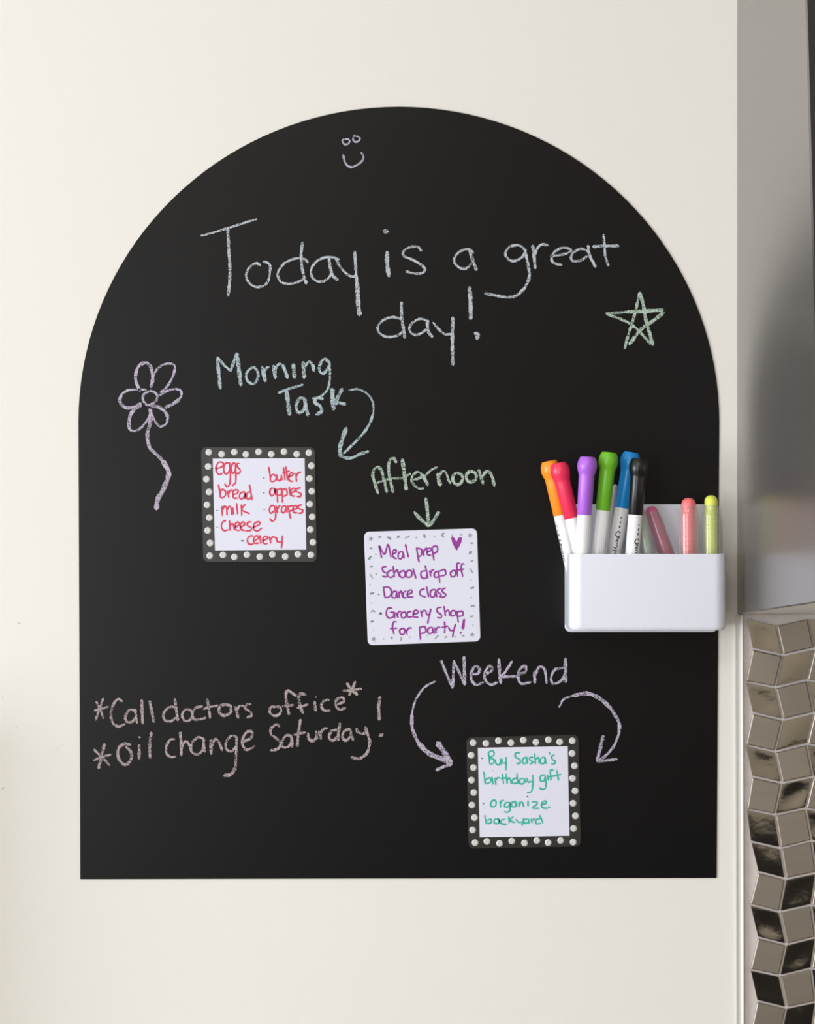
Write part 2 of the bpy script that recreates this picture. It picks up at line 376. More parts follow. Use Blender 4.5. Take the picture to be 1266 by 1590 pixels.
ARR4 = """w3 873,345 900,300 960,278; w6 955,280 1030,270 1100,300 1160,355; w5 1160,355 1200,430 1200,490; w3.6 1200,490 1170,560 1120,615 1080,640; w4.8 1115,500 1100,560 1082,635; w4 1080,640 1130,635 1190,628"""
chalk('chalk_arrow', 'lilac chalk arrow curving down on the right towards the lowest card', 'chalk_lilac', [(ARR4, 620, 1000, 3.517, 4)])
CALL1 = """155,225 125,310 95,395; 100,248 130,310 158,380; 85,320 140,305 195,290;
305,248 270,230 230,280 215,350 230,415 275,445 325,425; 405,320 360,315 328,370 345,410 385,405 410,370; 408,310 412,365 422,418;
w4.2 458,235 460,330 465,422; w4.2 520,245 538,330 553,410;
715,290 670,295 628,345 640,395 690,402 730,370; w4.2 718,228 728,310 742,400;
800,310 775,350 790,395 825,400 855,365 845,320 800,310; 935,285 880,300 855,345 870,388 920,388 960,375;
970,228 985,300 995,382; 940,310 1000,290 1055,280; w4.4 1110,270 1070,290 1070,340 1110,358 1155,335 1155,285 1110,270;
w4 1190,290 1205,330 1215,380; 1205,320 1225,285 1262,285"""
CALL2 = """100,270 70,270 55,300 100,335 105,360 70,375; 300,290 255,295 250,335 290,362 335,335 330,295 300,290;
w4.2 455,205 400,165 378,180 380,250 400,350; 350,285 435,275; w4.6 530,195 485,190 478,240 490,290 510,343; 465,300 550,270;
w4.6 600,250 610,322; 608,215 615,218; w4.2 715,235 670,245 655,290 685,322 722,318; 770,270 830,250 820,215 775,235 770,285 800,312 845,298;
w4.2 855,105 890,155 940,195; w4.2 920,92 900,145 870,200; 825,163 900,158 970,148;
w4.6 1115,212 1105,300 1110,396; w4.4 1112,522 1138,505"""
OIL1 = """w4.6 165,580 145,670 118,775; 80,625 140,680 205,750; 80,710 145,685 215,665;
w4.4 370,590 320,580 275,620 275,690 310,740 350,735 378,690 370,640 330,600; w4.6 438,590 437,705; 432,525 450,532; w4.2 533,490 520,600 525,695;
715,545 680,550 650,605 655,660 690,685 725,680; w4.4 760,490 768,580 768,675; 770,610 800,560 830,590 850,650;
950,545 900,530 850,580 850,640 890,665 930,640 945,590; w4.2 945,540 945,600 955,645;
w4.4 1000,550 1002,610 1005,665; 1005,610 1035,545 1065,570 1090,635;
1205,525 1160,520 1120,570 1125,625 1165,640 1200,600; 1205,525 1200,650 1195,770; w5 1195,770 1160,820 1105,830"""
OIL2 = """w4 40,565 100,535 110,490 75,485 40,530 35,590 70,628 130,600;
w4 325,445 300,428 260,460 260,505 310,545 335,580 310,620 255,633; 415,520 375,515 345,570 355,608 400,600 420,560; 412,510 425,560 425,610;
w4 490,390 475,500 465,600; 440,510 530,490; w4.2 550,495 555,540 590,560 615,530; 612,480 620,545;
w4.4 635,480 650,545; 645,510 670,465 705,460; w4.2 780,470 735,480 715,530 745,555 785,525; w4.2 800,420 790,490 785,555;
w4 880,465 835,480 820,530 850,555 885,520; 880,465 890,510 905,555; w4 930,460 945,490 985,500 1005,490; w4.2 1000,450 1020,510 1035,570 1015,650 970,690 930,698 890,685"""
chalk('chalk_lettering', "pale pink chalk line '*Call doctors office* !'", 'chalk_pink', [(CALL1, 130, 1040, 5.064, 3.6), (CALL2, 370, 1040, 5.064, 3.6)])
chalk('chalk_lettering', "pale pink chalk line '*Oil change Saturday'", 'chalk_pink', [(OIL1, 130, 1040, 5.064, 3.6), (OIL2, 370, 1040, 5.064, 3.6)])

# ------------------------------------------------------------------ note cards
def card(name, label, ox, oy, outer, inner, dots, body_mat, group=None):
    sc = 6.33; c = [wx(ox+x/sc, oy+y/sc) for x, y in outer]
    o = W(ox+(outer[2][0]+outer[3][0])/2/sc, oy+(outer[2][1]+outer[3][1])/2/sc, 0)
    t = thing(name, label, 'note card', o, group)
    v, f = plate([tuple(p) for p in rounded([Vector(p) for p in c], 8*S)], BT, BT+0.0008)
    bevel(link('card_body', to_mesh('card_body', v, f, origin=o), M[body_mat], t), 0.0002, 1)
    top = BT+0.0008
    if inner:
        v, f = plate([wx(ox+x/sc, oy+y/sc) for x, y in inner], top, top+0.00012)
        link('writing_area', to_mesh('writing_area', v, f, origin=o), M['card_white'], t, label='plain white writing area'); top += 0.00012
    if dots:
        r = 5.3*S; n = 14; rings = [(1.0, 0.0), (0.93, 0.00028), (0.6, 0.00042), (0.32, 0.0004), (0.2, 0.0003)]
        V = []; F = []
        for k, h in rings:
            V += [Vector((r*k*math.cos(2*math.pi*i/n), -h, r*k*math.sin(2*math.pi*i/n))) for i in range(n)]
        for j in range(len(rings)-1): F += [(j*n+i, j*n+(i+1) % n, (j+1)*n+(i+1) % n, (j+1)*n+i) for i in range(n)]
        F.append(tuple(range((len(rings)-1)*n, len(rings)*n)))
        me = to_mesh('dot', V, F, smooth=True, sharp=60); me.materials.append(M['dot'])
        for x, y in dots:
            d = bpy.data.objects.new('dot', me); COL.objects.link(d); d.parent = t
            d.location = W(ox+x/sc, oy+y/sc) + Vector((0, -BT-0.0008, 0)) - Vector(o)
    return t, top, o
def ink(t, o, top, name, text, ox, oy, m, wd=3.2, label=None):
    if name == 'bullet_mark':                      # every bullet is a part of its own
        for one in text.split(';'):
            V, F = strokes(one, ox, oy, 6.33, wd, top+0.00006, 0.12)
            link(name, to_mesh(name, V, F, origin=o), M[m], t)
        return
    V, F = strokes(text, ox, oy, 6.33, wd, top+0.00006, 0.12)
    return link(name, to_mesh(name, V, F, origin=o), M[m], t, label=label)

DOT1 = [(157,142),(284,160),(408,140),(521,162),(646,138),(771,160),(896,136),(1021,160),(1140,147),(152,282),(134,406),(160,532),(140,658),(163,784),(146,909),(170,1033),
        (1165,274),(1146,400),(1169,525),(1150,651),(1173,776),(1155,900),(1180,1025),(166,1158),(296,1150),(408,1170),(532,1148),(658,1168),(782,1145),(908,1166),(1032,1143),(1160,1150)]
DOT3 = [(126,146),(252,152),(375,126),(498,146),(620,120),(744,140),(866,117),(977,137),(1101,127),(108,268),(130,390),(111,513),(134,634),(115,757),(140,880),(121,1002),
        (1099,250),(1122,372),(1103,495),(1128,618),(1108,740),(1132,863),(1113,987),(145,1127),(262,1114),(386,1134),(506,1110),(631,1130),(752,1105),(863,1126),(986,1105),(1109,1121)]
T1, top, o = card('note_card', 'square black-bordered note card with white dots and red grocery list, upper left', 300, 680,
    [(80,90),(1200,90),(1218,1220),(100,1220)], [(195,205),(1097,200),(1113,1098),(217,1105)], DOT1, 'card_black')
RED = """228,305 290,280 295,245 255,240 228,285 232,335 260,360 290,345; 365,248 320,250 303,300 312,348 345,345 365,295; 362,250 368,370 362,450 335,480 312,450;
420,252 395,250 376,290 386,345 410,335 420,290; 418,258 422,370 418,440 385,470; 455,250 432,258 440,290 465,315 455,348 428,345;
250,458 262,520 270,585; 265,560 280,510 315,520 320,560 290,590 268,580; 342,520 352,590; 350,550 370,515 395,515;
395,560 440,540 440,515 405,515 392,550 400,590 440,590; 510,530 470,540 455,575 470,600 505,580 515,540 512,600;
570,530 535,540 528,590 555,600 578,570; 555,460 568,530 582,610;
285,670 290,765; 290,710 310,672 330,690 335,760; 335,710 355,672 375,690 380,755; 392,685 400,755; 428,640 440,755; 475,655 480,765; 515,650 480,705 555,745;
325,810 290,830 280,880 310,912 350,900; 358,810 365,910; 365,870 385,840 400,860 408,905; 415,880 455,850 440,825 415,850 420,900 460,910;
465,880 510,850 490,825 468,850 470,895 510,912; 575,825 540,830 535,860 575,885 560,912 520,912; 590,880 655,850 650,825 605,840 595,890 630,915 680,885;
590,960 550,970 535,1010 555,1045 595,1040; 600,1010 645,985 630,960 600,980 600,1030 650,1035; 658,955 668,1040;
690,1010 735,985 720,965 690,985 695,1035 735,1040; 750,970 765,1035; 765,1000 785,970 815,985; 820,975 830,1020 870,1020; 878,960 875,1030 868,1085;
745,285 755,350 762,425; 758,400 780,360 815,375 815,410 785,430 762,425; 825,360 830,410 860,415 870,365; 868,360 875,415; 890,290 905,415; 912,280 930,415; 880,345 950,325;
940,385 985,360 970,340 945,365 945,415 980,430; 1010,345 1018,430; 1015,380 1035,345 1062,335;
800,495 765,500 755,545 775,570 800,545 805,500 815,565; 825,500 832,635; 830,510 865,500 870,550 835,570; 875,495 880,635; 880,510 915,505 925,555 885,575; 945,478 955,565;
965,540 1005,520 995,495 965,510 965,560 1000,575; 1058,490 1020,500 1015,525 1058,545 1055,575 1020,575;
800,665 765,670 750,710 765,740 800,715; 800,665 812,740 810,790 780,820 755,790; 820,670 832,740; 830,700 850,665 865,665;
905,665 875,680 870,725 895,735 910,700; 910,665 925,735; 930,665 945,730 960,795; 935,680 975,665 985,700 945,725;
985,705 1025,690 1015,665 985,680 990,730 1025,735; 1070,655 1035,670 1040,695 1080,710 1070,735 1035,740"""
ink(T1, o, top, 'lettering', RED, 300, 680, 'ink_red', 2.7, "red handwriting: eggs, bread, milk, cheese, celery, butter, apples, grapes")
ink(T1, o, top, 'bullet_mark', 'w3.4 695,393 700,394; w3.4 695,539 700,540; w3.4 698,702 703,703; w2.8 224,528 227,529; w3.4 235,713 240,714; w3.4 236,878 240,879; w2.6 475,1010 498,1012; w1.5 199,300 201,301', 300, 680, 'ink_dark')

T2, top, o = card('note_card', 'plain white note card with grey confetti print and purple to-do list', 560, 810,
    [(35,100),(1145,65),(1180,1175),(72,1215)], None, None, 'card_white')
PUR = """208,355 185,240 235,320 270,225 300,350; 315,320 350,300 345,275 318,290 320,345 355,365; 405,290 375,310 372,355 400,365 420,320; 415,290 430,362; 442,222 470,348;
550,255 575,400; 552,260 600,275 595,330 562,345; 610,275 622,335; 620,300 640,265 665,265; 655,300 695,280 685,260 655,275 660,325 695,330; 702,245 722,382; 705,250 750,240 755,290 715,315;
255,440 215,450 225,490 260,510 255,540 215,535; 310,475 275,490 265,530 300,548 325,530; 320,435 335,545; 335,500 360,475 380,540; 405,480 380,515 400,545 435,540 435,490 405,480;
470,475 445,510 460,545 500,535 500,485 470,475; 515,455 545,558; 640,480 595,495 600,545 640,555 655,510; 635,430 650,490 660,558; 680,480 690,540; 688,510 705,475 725,475;
760,485 728,505 730,545 765,540 770,495; 765,480 780,597; 770,490 825,470 835,520 785,535; 915,475 885,500 895,540 930,530 935,490 915,475; 980,410 950,410 948,470 955,540; 1020,420 995,415 990,470 1005,540; 930,480 1020,465;
225,640 240,745; 222,645 280,645 305,690 285,735 240,748; 350,680 315,695 310,740 345,745 355,700; 352,680 365,750; 375,685 382,750; 380,715 400,680 415,745; 450,680 420,700 425,745 455,745; 465,715 505,695 495,670 465,690 465,735 520,740;
630,660 590,675 588,720 640,740; 648,635 670,740; 730,665 690,680 690,735 725,735 735,690; 735,665 750,742; 790,655 757,670 762,695 792,715 775,742; 838,650 805,665 810,695 840,715 820,740 785,740;
310,850 270,850 252,900 275,945 320,935 330,895; 290,890 335,893 335,950; 350,890 370,945; 362,915 380,880 400,885; 425,885 400,905 410,945 445,935 445,895 425,885; 500,880 465,890 465,935 510,935;
520,910 565,895 555,870 525,880 520,930 570,940; 590,870 605,935; 602,900 620,870 640,875; 640,870 655,915 685,900; 692,855 675,925 660,1000;
795,840 755,850 755,885 795,915 790,945 755,940; 820,830 835,925; 833,885 865,870 875,925; 905,870 885,895 895,925 930,915 930,880 905,870; 945,875 962,990; 950,885 1000,880 1005,920 960,930;
355,985 325,985 315,1040 330,1105; 290,1052 360,1045; 410,1045 385,1065 395,1105 430,1100 435,1060 410,1045; 445,1055 460,1110; 455,1075 475,1045 505,1045;
580,1030 585,1100 590,1160; 582,1040 630,1030 640,1080 595,1100; 700,1035 665,1050 665,1095 705,1090 710,1045; 705,1035 725,1100; 730,1040 745,1095; 742,1065 760,1035 785,1040;
825,980 830,1040 825,1095; 795,1040 860,1025; 865,1035 880,1065 920,1070; 935,1005 915,1070 905,1135; w4.4 1018,958 1005,1052; w4.4 980,1096 990,1088"""
ink(T2, o, top, 'lettering', PUR, 560, 810, 'ink_purple', 2.7, 'purple handwriting: Meal prep, School drop off, Dance class, Grocery shop for party!')
ink(T2, o, top, 'bullet_mark', 'w3.2 148,320 153,321; w3.4 151,513 156,514; w3.6 177,714 183,715; w4.4 190,898 206,904', 560, 810, 'ink_dark')
hp = [(890,155),(903,146),(925,160),(942,200),(958,162),(980,148),(998,158),(992,200),(970,245),(945,285),(925,255),(900,205)]
vv = [W(560+x/6.33, 810+y/6.33)+Vector((0, -top-0.00006, 0)) for x, y in hp]
link('heart', to_mesh('heart', vv, [tuple(range(len(vv)))], origin=o), M['ink_purple'], T2, label='small filled purple heart')
CONF = """w2.9 178,152 203,151; w3.8 266,150 300,172; w3.2 362,158 380,140; w1.7 440,168 455,150 470,152 482,135; w4.1 545,156 549,156; w3.8 625,127 632,156; w3.5 724,148 728,148; w2.0 825,115 805,120 805,145 822,150; w3.2 900,132 902,148; w3.2 985,125 997,130;
w2.9 1082,212 1106,212; w3.8 1070,318 1090,290; w2.6 1085,392 1105,384; w1.7 1070,460 1085,470 1092,490 1108,502; w3.5 1081,568 1085,568; w3.2 1080,655 1115,645; w3.5 1088,745 1092,745; w1.9 1085,842 1100,822 1122,832; w2.9 1080,935 1108,925; w3.2 1103,1017 1107,1017;
w2.9 92,263 115,263; w3.8 80,370 105,340; w2.6 97,443 120,434; w1.7 88,515 102,522 108,542 122,552; w3.2 93,622 97,622; w3.2 95,710 130,698; w3.2 106,798 110,798; w1.9 105,890 122,872 142,888; w2.9 98,985 128,975; w3.2 128,1063 132,1063;
w3.5 223,1152 227,1152; w2.9 303,1132 310,1153; w2.0 390,1135 408,1150 392,1166; w3.5 483,1135 487,1135; w2.9 656,1122 660,1122; w1.7 728,1148 745,1140 752,1125 770,1120; w2.9 830,1140 848,1126; w3.2 928,1130 932,1130; w2.9 1000,1120 1020,1120"""
for sx, sy in ((103,168),(1078,135),(1100,1110),(132,1153)):
    for a in range(5):
        aa = a*2*math.pi/5+0.3; CONF += f"; w1.5 {sx},{sy} {sx+23*math.sin(aa):.1f},{sy-23*math.cos(aa):.1f}"
ink(T2, o, top, 'confetti_print', CONF, 560, 810, 'confetti', 2, 'grey confetti and star print around the border')

T3, top, o = card('note_card', 'square black-bordered note card with white dots and teal handwriting, below Weekend', 715, 1130,
    [(62,95),(1160,65),(1185,1165),(82,1185)], [(172,195),(1055,180),(1072,1058),(190,1073)], DOT3, 'card_black')
TEAL = """275,240 290,355; 270,240 320,225 330,265 290,290 330,310 325,345 290,358; 345,310 350,350 385,360 395,300; 395,300 400,360; 405,300 415,340 450,345; 450,285 450,350 448,415;
585,245 545,245 540,285 585,310 585,345 550,348; 650,285 615,305 615,345 645,345 655,300; 652,285 660,350; 715,285 680,295 690,320 715,335 685,355; 728,250 738,355; 738,310 765,290 775,350;
825,285 790,300 790,345 825,345 830,300; 828,285 842,352; 870,235 882,262; 925,265 895,280 905,310 932,325 920,352 890,350;
230,430 245,545; 245,510 290,490 295,530 250,550; 310,480 320,555; 340,490 350,560; 345,520 365,490 385,490; 410,450 425,550; 390,495 465,490; 450,450 460,550; 460,515 485,490 500,545;
555,490 515,505 515,545 560,540; 555,445 560,500 570,548; 620,495 585,505 585,545 620,545 630,505; 628,495 645,540; 655,490 665,530 705,525; 710,460 712,540 700,620 655,636;
830,460 790,470 785,515 820,520 835,470; 832,465 840,540 835,590 805,603 775,585; 855,460 865,515; 915,415 885,415 885,470 890,515; 945,415 965,515; 870,480 990,455;
325,705 298,735 305,770 345,765 350,720 325,705; 388,710 395,780; 393,745 410,710 430,712; 490,730 445,735 435,770 470,775 490,740 485,810 455,828 430,820; 540,720 505,735 505,770 540,770 545,730; 545,720 555,775;
575,725 580,775; 580,750 605,725 625,775; 665,715 665,770; 700,725 745,725 755,745 710,785 775,788; 800,755 845,735 835,715 800,735 800,775 840,788 885,775;
240,855 255,940; 255,910 300,895 300,930 255,940; 375,890 335,900 335,935 375,935 380,895 392,940; 440,895 405,905 405,940 460,945; 475,870 480,935; 520,870 485,905 535,930; 545,895 570,925 605,925; 620,885 605,960;
660,890 625,905 630,935 665,930; 668,890 675,940; 695,890 705,935; 705,910 730,885; 790,890 745,900 745,940 790,935; 775,855 795,890 812,938"""
ink(T3, o, top, 'lettering', TEAL, 715, 1130, 'ink_teal', 2.6, "teal handwriting: Buy Sasha's birthday gift, organize backyard")
ink(T3, o, top, 'bullet_mark', 'w3.4 211,297 216,298; w1.6 320,418 324,418; w3.4 226,742 231,743; w3.4 655,672 665,678', 715, 1130, 'ink_dark')

# ------------------------------------------------------------------ marker holder
HD = 0.050
x0, x1 = W(877, 0).x, W(1114, 0).x
zt, zb = W(0, 858).z, W(0, 973).z
ho = Vector(((x0+x1)/2, 0, zb))
holder = thing('marker_holder', 'white plastic wall-mounted pen holder overlapping right edge of chalkboard', 'holder', ho)
bp = rounded([Vector((x0, W(0, 981).z)), Vector((x1, W(0, 981).z)), Vector((x1, W(0, 783).z)), Vector((x0, W(0, 783).z))], 0.004)
v, f = plate(bp, BT, 0.0032)
bevel(link('back_plate', to_mesh('back_plate', v, f, origin=ho), M['plastic'], holder), 0.0006)
def loop(x0, x1, y0, y1, r, z, seg=8):
    """y0 near wall (small), y1 front; rounded front corners"""
    P = [(x0, -y0), (x0, -(y1-r))]
    for k in range(1, seg): a = math.pi/2*k/seg; P.append((x0+r-r*math.cos(a), -(y1-r)-r*math.sin(a)))
    P += [(x0+r, -y1), (x1-r, -y1)]
    for k in range(1, seg): a = math.pi/2*k/seg; P.append((x1-r+r*math.sin(a), -(y1-r)-r*math.cos(a)))
    P += [(x1, -(y1-r)), (x1, -y0)]
    return [Vector((a, b, z)) for a, b in P]
t_ = 0.002; r_ = 0.0085
L = [loop(x0+0.0012, x1-0.0012, 0.0032, HD-0.0012, r_-0.0012, zb), loop(x0, x1, 0.0032, HD, r_, zb+0.002), loop(x0, x1, 0.0032, HD, r_, zt),
     loop(x0+t_, x1-t_, 0.0032+t_, HD-t_, r_-t_, zt), loop(x0+t_, x1-t_, 0.0032+t_, HD-t_, r_-t_, zb+t_+0.0005)]
n = len(L[0]); V = [p for l in L for p in l]
F = [tuple(range(n))] + [(j*n+i, j*n+(i+1) % n, (j+1)*n+(i+1) % n, (j+1)*n+i) for j in range(len(L)-1) for i in range(n)] + [tuple(range((len(L)-1)*n, len(L)*n))]
bevel(link('cup', to_mesh('cup', V, F, origin=ho), M['plastic'], holder), 0.0004)
FLOORZ = zb+t_+0.0005

# ------------------------------------------------------------------ markers
def plastic_col(name, rgb):
    return mat(name, lin(rgb), rough=0.32, spec=0.5, noise=0.03, nscale=40)
def ax_to_floor(A, B, rr):
    """extend the line A->B down until the pen end rests on the holder floor"""
    dirv = (B-A).normalized(); tz = (A.z - FLOORZ - rr*math.sqrt(1-dirv.z**2)) / -dirv.z
    return dirv, tz
CHERRY = """w3 14.3,0 16.3,0; w3.2 21.2,0 23.4,0; w3.6 28.2,0 30.7,0;
w1.7 38.6,3.4 36.8,1.2 37.2,-1.6 38.8,-2.2 39.0,-0.4; w1.9 38.5,3.6 42.5,4.2 44.5,2 44.2,-1.6 42.2,-2.8;
w1.35 46.3,-3.6 46.6,2.8; w1.35 46.6,0.4 48.2,-1.2 49.2,0.2 49.4,2.8; w1.35 50.8,1 53,0 51.8,-1.5 50.6,0.4 51.4,2.6 53.2,2.2; w1.35 54.6,-1.3 54.9,2.6; w1.35 54.9,0.4 56.8,-1.4;
w1.35 58,-1.3 58.3,2.6; w1.35 58.3,0.4 60.2,-1.4; w1.35 61.4,-1.3 62.6,1.8; w1.35 64.6,-1.4 61.6,5.4; w1.35 66.2,-1.2 66.8,5.2; w1.35 66.5,-0.6 69,-0.9 69,1.6 67,2.2; w1.35 70.8,-1 71.2,2.4"""
def marker(colname, rgb, label, top, jun, d, prnt=None):
    k = S*(D-d)/D
    A = W(top[0], top[1], d); J = W(jun[0], jun[1], d)
    dirv, tl = ax_to_floor(A, J, 10.6*k)
    B = A + dirv*tl; cl = (J-A).length
    t = thing('whiteboard_marker', label, 'marker', B, 'whiteboard markers in the holder')
    cm = plastic_col(colname+'_cap_plastic', rgb)
    prof = [(0.0, 3*k), (0.3*k, 9.5*k), (0.8*k, 11.2*k), (2.5*k, 12.4*k), (7*k, 14.4*k), (13*k, 15.4*k), (18*k, 15.2*k), (23*k, 14.0*k), (26.5*k, 12.7*k), (29*k, 12.2*k), (33*k, 12.1*k), (cl-0.5*k, 11.4*k), (cl, 11.1*k), (cl, 10.2*k)]
    v, f = lathe(A, B, prof); link('cap', to_mesh('cap', v, f, smooth=True, origin=B), cm, t, label=f'{colname} plastic cap with a bulbous end')
    prof = [(cl-6*k, 9*k), (cl, 10.9*k), (cl+1*k, 11.1*k), (tl-3*k, 11.1*k), (tl-0.5*k, 10.4*k), (tl, 9.5*k)]
    v, f = lathe(A, B, prof); link('barrel', to_mesh('barrel', v, f, smooth=True, origin=B), M['barrel'], t, label='white plastic barrel')
    if prnt:
        along, phi = prnt; R = 11.1*k + 0.00006
        side = dirv.cross(Vector((0, 1, 0))).normalized(); out_ = dirv.cross(side)
        if out_.y > 0: out_ = -out_
        if side.x < 0: side = -side
        def mp(x, y, kk):
            th = phi + (-y)*k*1.0/R
            c = A + dirv*(cl + (along + x)*k)
            return c + side*math.sin(th)*(R+kk) + out_*math.cos(th)*(R+kk)
        V, F = strokes(CHERRY, 0, 0, 1.0, 0.8, 0, 0.0, mp)
        link('print', to_mesh('print', V, F, origin=B), M['print'], t, label='small black dots and lettering along the barrel')
    return t
marker('orange', (255, 148, 30), 'orange-capped white marker leaning left at the left end of holder', (852.5, 715.5), (870.9, 799.8), 0.0185, (0, -1.05))
marker('red', (240, 48, 88), 'red-capped white marker leaning left over the orange one', (867, 718.5), (887.9, 804.5), 0.0305)
marker('purple', (176, 102, 224), 'purple-capped white marker standing between the red and green ones', (913, 709), (907.7, 799.8), 0.0415)
marker('green', (112, 192, 36), 'green-capped white marker with the tallest cap beside the purple one', (946.5, 702), (936.4, 792.6), 0.034)
marker('blue', (18, 142, 222), 'blue-capped white marker behind the black-capped one', (981, 702), (966.5, 789), 0.0215, (0, 0.0))
marker('black', (10, 10, 12), 'black-capped white marker, rightmost of the whiteboard markers', (993.8, 711.5), (987, 799.5), 0.0385, (0, 0.5))

# ------------------------------------------------------------------ twist crayons in clear sleeves
def clear_plastic(name, tint, clear):
    m = bpy.data.materials.new(name); m.use_nodes = True; nt = m.node_tree; nt.nodes.clear()
    out = nt.nodes.new('ShaderNodeOutputMaterial'); tr = nt.nodes.new('ShaderNodeBsdfTransparent'); tr.inputs[0].default_value = (0.97, 0.97, 0.97, 1)
    df = nt.nodes.new('ShaderNodeBsdfDiffuse'); tl = nt.nodes.new('ShaderNodeBsdfTranslucent')
    tc = nt.nodes.new('ShaderNodeTexCoord'); no = nt.nodes.new('ShaderNodeTexNoise'); no.inputs['Scale'].default_value = 40
    cr = nt.nodes.new('ShaderNodeMix'); cr.data_type = 'RGBA'; cr.inputs[6].default_value = (*tint, 1); cr.inputs[7].default_value = (0.8, 0.8, 0.78, 1)
    nt.links.new(tc.outputs['Object'], no.inputs['Vector']); nt.links.new(no.outputs['Fac'], cr.inputs[0])
    for b in (df, tl): nt.links.new(cr.outputs[2], b.inputs[0])
    m1 = nt.nodes.new('ShaderNodeMixShader'); m2 = nt.nodes.new('ShaderNodeMixShader'); m3 = nt.nodes.new('ShaderNodeMixShader')
    gl = nt.nodes.new('ShaderNodeBsdfGlossy'); gl.inputs['Roughness'].default_value = 0.15
    lw = nt.nodes.new('ShaderNodeLayerWeight'); lw.inputs[0].default_value = 0.35
    nt.links.new(df.outputs[0], m1.inputs[1]); nt.links.new(tl.outputs[0], m1.inputs[2])
    ad = nt.nodes.new('ShaderNodeMath'); ad.operation = 'MULTIPLY_ADD'; ad.inputs[1].default_value = 0.45; ad.inputs[2].default_value = clear
    nt.links.new(lw.outputs['Facing'], ad.inputs[0])
    nt.links.new(ad.outputs[0], m2.inputs[0]); nt.links.new(tr.outputs[0], m2.inputs[1]); nt.links.new(m1.outputs[0], m2.inputs[2])
    m3.inputs[0].default_value = 0.05
    nt.links.new(m2.outputs[0], m3.inputs[1]); nt.links.new(gl.outputs[0], m3.inputs[2]); nt.links.new(m3.outputs[0], out.inputs[0])
    return m
def crayon(colname, rgb, label, top, rim, d, rc, rs, sleeve_from, tint, clear=0.22):
    k = S*(D-d)/D
    A = W(top[0], top[1], d); J = W(rim[0], rim[1], d)
    dirv, tl = ax_to_floor(A, J, rs*k); B = A + dirv*tl
    t = thing('twist_crayon', label, 'crayon', B, 'clear-sleeved crayons in the holder')
    cm = mat(colname+'_crayon_wax', lin(rgb), rough=0.42, noise=0.05, nscale=60)
    prof = [(0, rc*0.25*k), (1.2*k, rc*0.55*k), (4*k, rc*0.85*k), (8*k, rc*k), (16*k, rc*k)]
    v, f = lathe(A, B, prof, 20); link('tip', to_mesh('tip', v, f, smooth=True, origin=B), cm, t, label=f'{colname} rounded cap end')
    prof = [(16*k, rc*0.9*k)]
    tt = 17.0
    while (tt+6.5)*k < tl-3*k:                      # shallow rings along the stick
        prof += [(tt*k, rc*0.9*k), ((tt+5.6)*k, rc*0.9*k), ((tt+6.0)*k, rc*0.85*k), ((tt+6.6)*k, rc*0.85*k), ((tt+7.0)*k, rc*0.9*k)]; tt += 7.4
    prof.append((tl-3*k, rc*0.9*k))
    v, f = lathe(A, B, prof, 20); link('core', to_mesh('core', v, f, smooth=True, origin=B, ), cm, t, label=f'{colname} stick with fine rings')
    # open tube sleeve, closed at the bottom
    prof = [(sleeve_from*k, (rc+0.3)*k), ((sleeve_from+7)*k, (rs-1.2)*k), ((sleeve_from+16)*k, rs*k), (tl-1*k, rs*k), (tl, (rs-1)*k)]
    v, f = lathe(A, B, prof, 24, cap0=False); link('sleeve', to_mesh('sleeve', v, f, smooth=True, origin=B), clear_plastic(colname+'_crayon_sleeve', tint, clear), t, label='cloudy clear plastic sleeve')
crayon('coral', (252, 120, 124), 'coral crayon in a clear sleeve, upright beside the yellow one', (1069.5, 773), (1070, 862), 0.032, 11.0, 15.5, 11, (0.85, 0.68, 0.66), 0.26)
crayon('yellow', (222, 232, 92), 'yellow-green crayon in a clear sleeve at the right end of holder', (1104.5, 769), (1105, 862), 0.030, 10.4, 14.0, 15, (0.66, 0.78, 0.80), 0.24)
crayon('pink', (222, 105, 150), 'dull pink crayon in a cloudy sleeve leaning left behind the coral one', (1009, 787), (1036, 862), 0.0185, 10.0, 12.0, 8, (0.72, 0.55, 0.62), 0.42)
crayon('mint', (205, 226, 212), 'pale mint clear-sleeved crayon leaning left in front of the pink one', (990, 786), (1006.5, 862), 0.031, 8.0, 11.0, 2, (0.70, 0.82, 0.76), 0.30)
crayon('clear', (225, 215, 215), 'clear crayon tube between the green and blue markers, mostly hidden', (956, 752), (945, 862), 0.0095, 4.0, 8.5, 1, (0.85, 0.82, 0.82), 0.12)

# ------------------------------------------------------------------ range hood
HX = W(1145, 0).x; HX2 = HX + 0.60
hood = thing('range_hood', 'brushed steel range hood with dark front jutting from the wall above tiles', 'range hood', (HX+0.3, 0, W(0, 953).z))
ho = Vector(hood.location)
zb0 = W(0, 953).z
def fd(zr): return 0.3057 - 0.152*(zr-0.1329)      # front depth against height above camera axis
zbf = Z0-0.0528+0.0018; dbf = fd(-0.051)
ztop = 2.3; dtf = fd(ztop-Z0)
prof = [(0, zb0), (dbf, zbf+(dbf-0.305)*0.058), (dtf, ztop), (0, ztop)]
full = list(prof); prof = [full[0], (full[1][0]-0.006, full[1][1]-0.006*0.058), (full[2][0]-0.006, ztop), full[3]]
def side(xa, xb):
    V = [Vector((xa, -d, z)) for d, z in prof]+[Vector((xb, -d, z)) for d, z in prof]
    return V, [(0, 1, 2, 3), (7, 6, 5, 4)]+[(i, (i+1) % 4, 4+(i+1) % 4, 4+i) for i in range(4)]
for xa, xb in ((HX, HX+0.003), (HX2-0.003, HX2)):
    v, f = side(xa, xb); bevel(link('side_panel', to_mesh('side_panel', v, f, origin=ho), M['hood'], hood), 0.0006)
a, b = full[1], full[2]
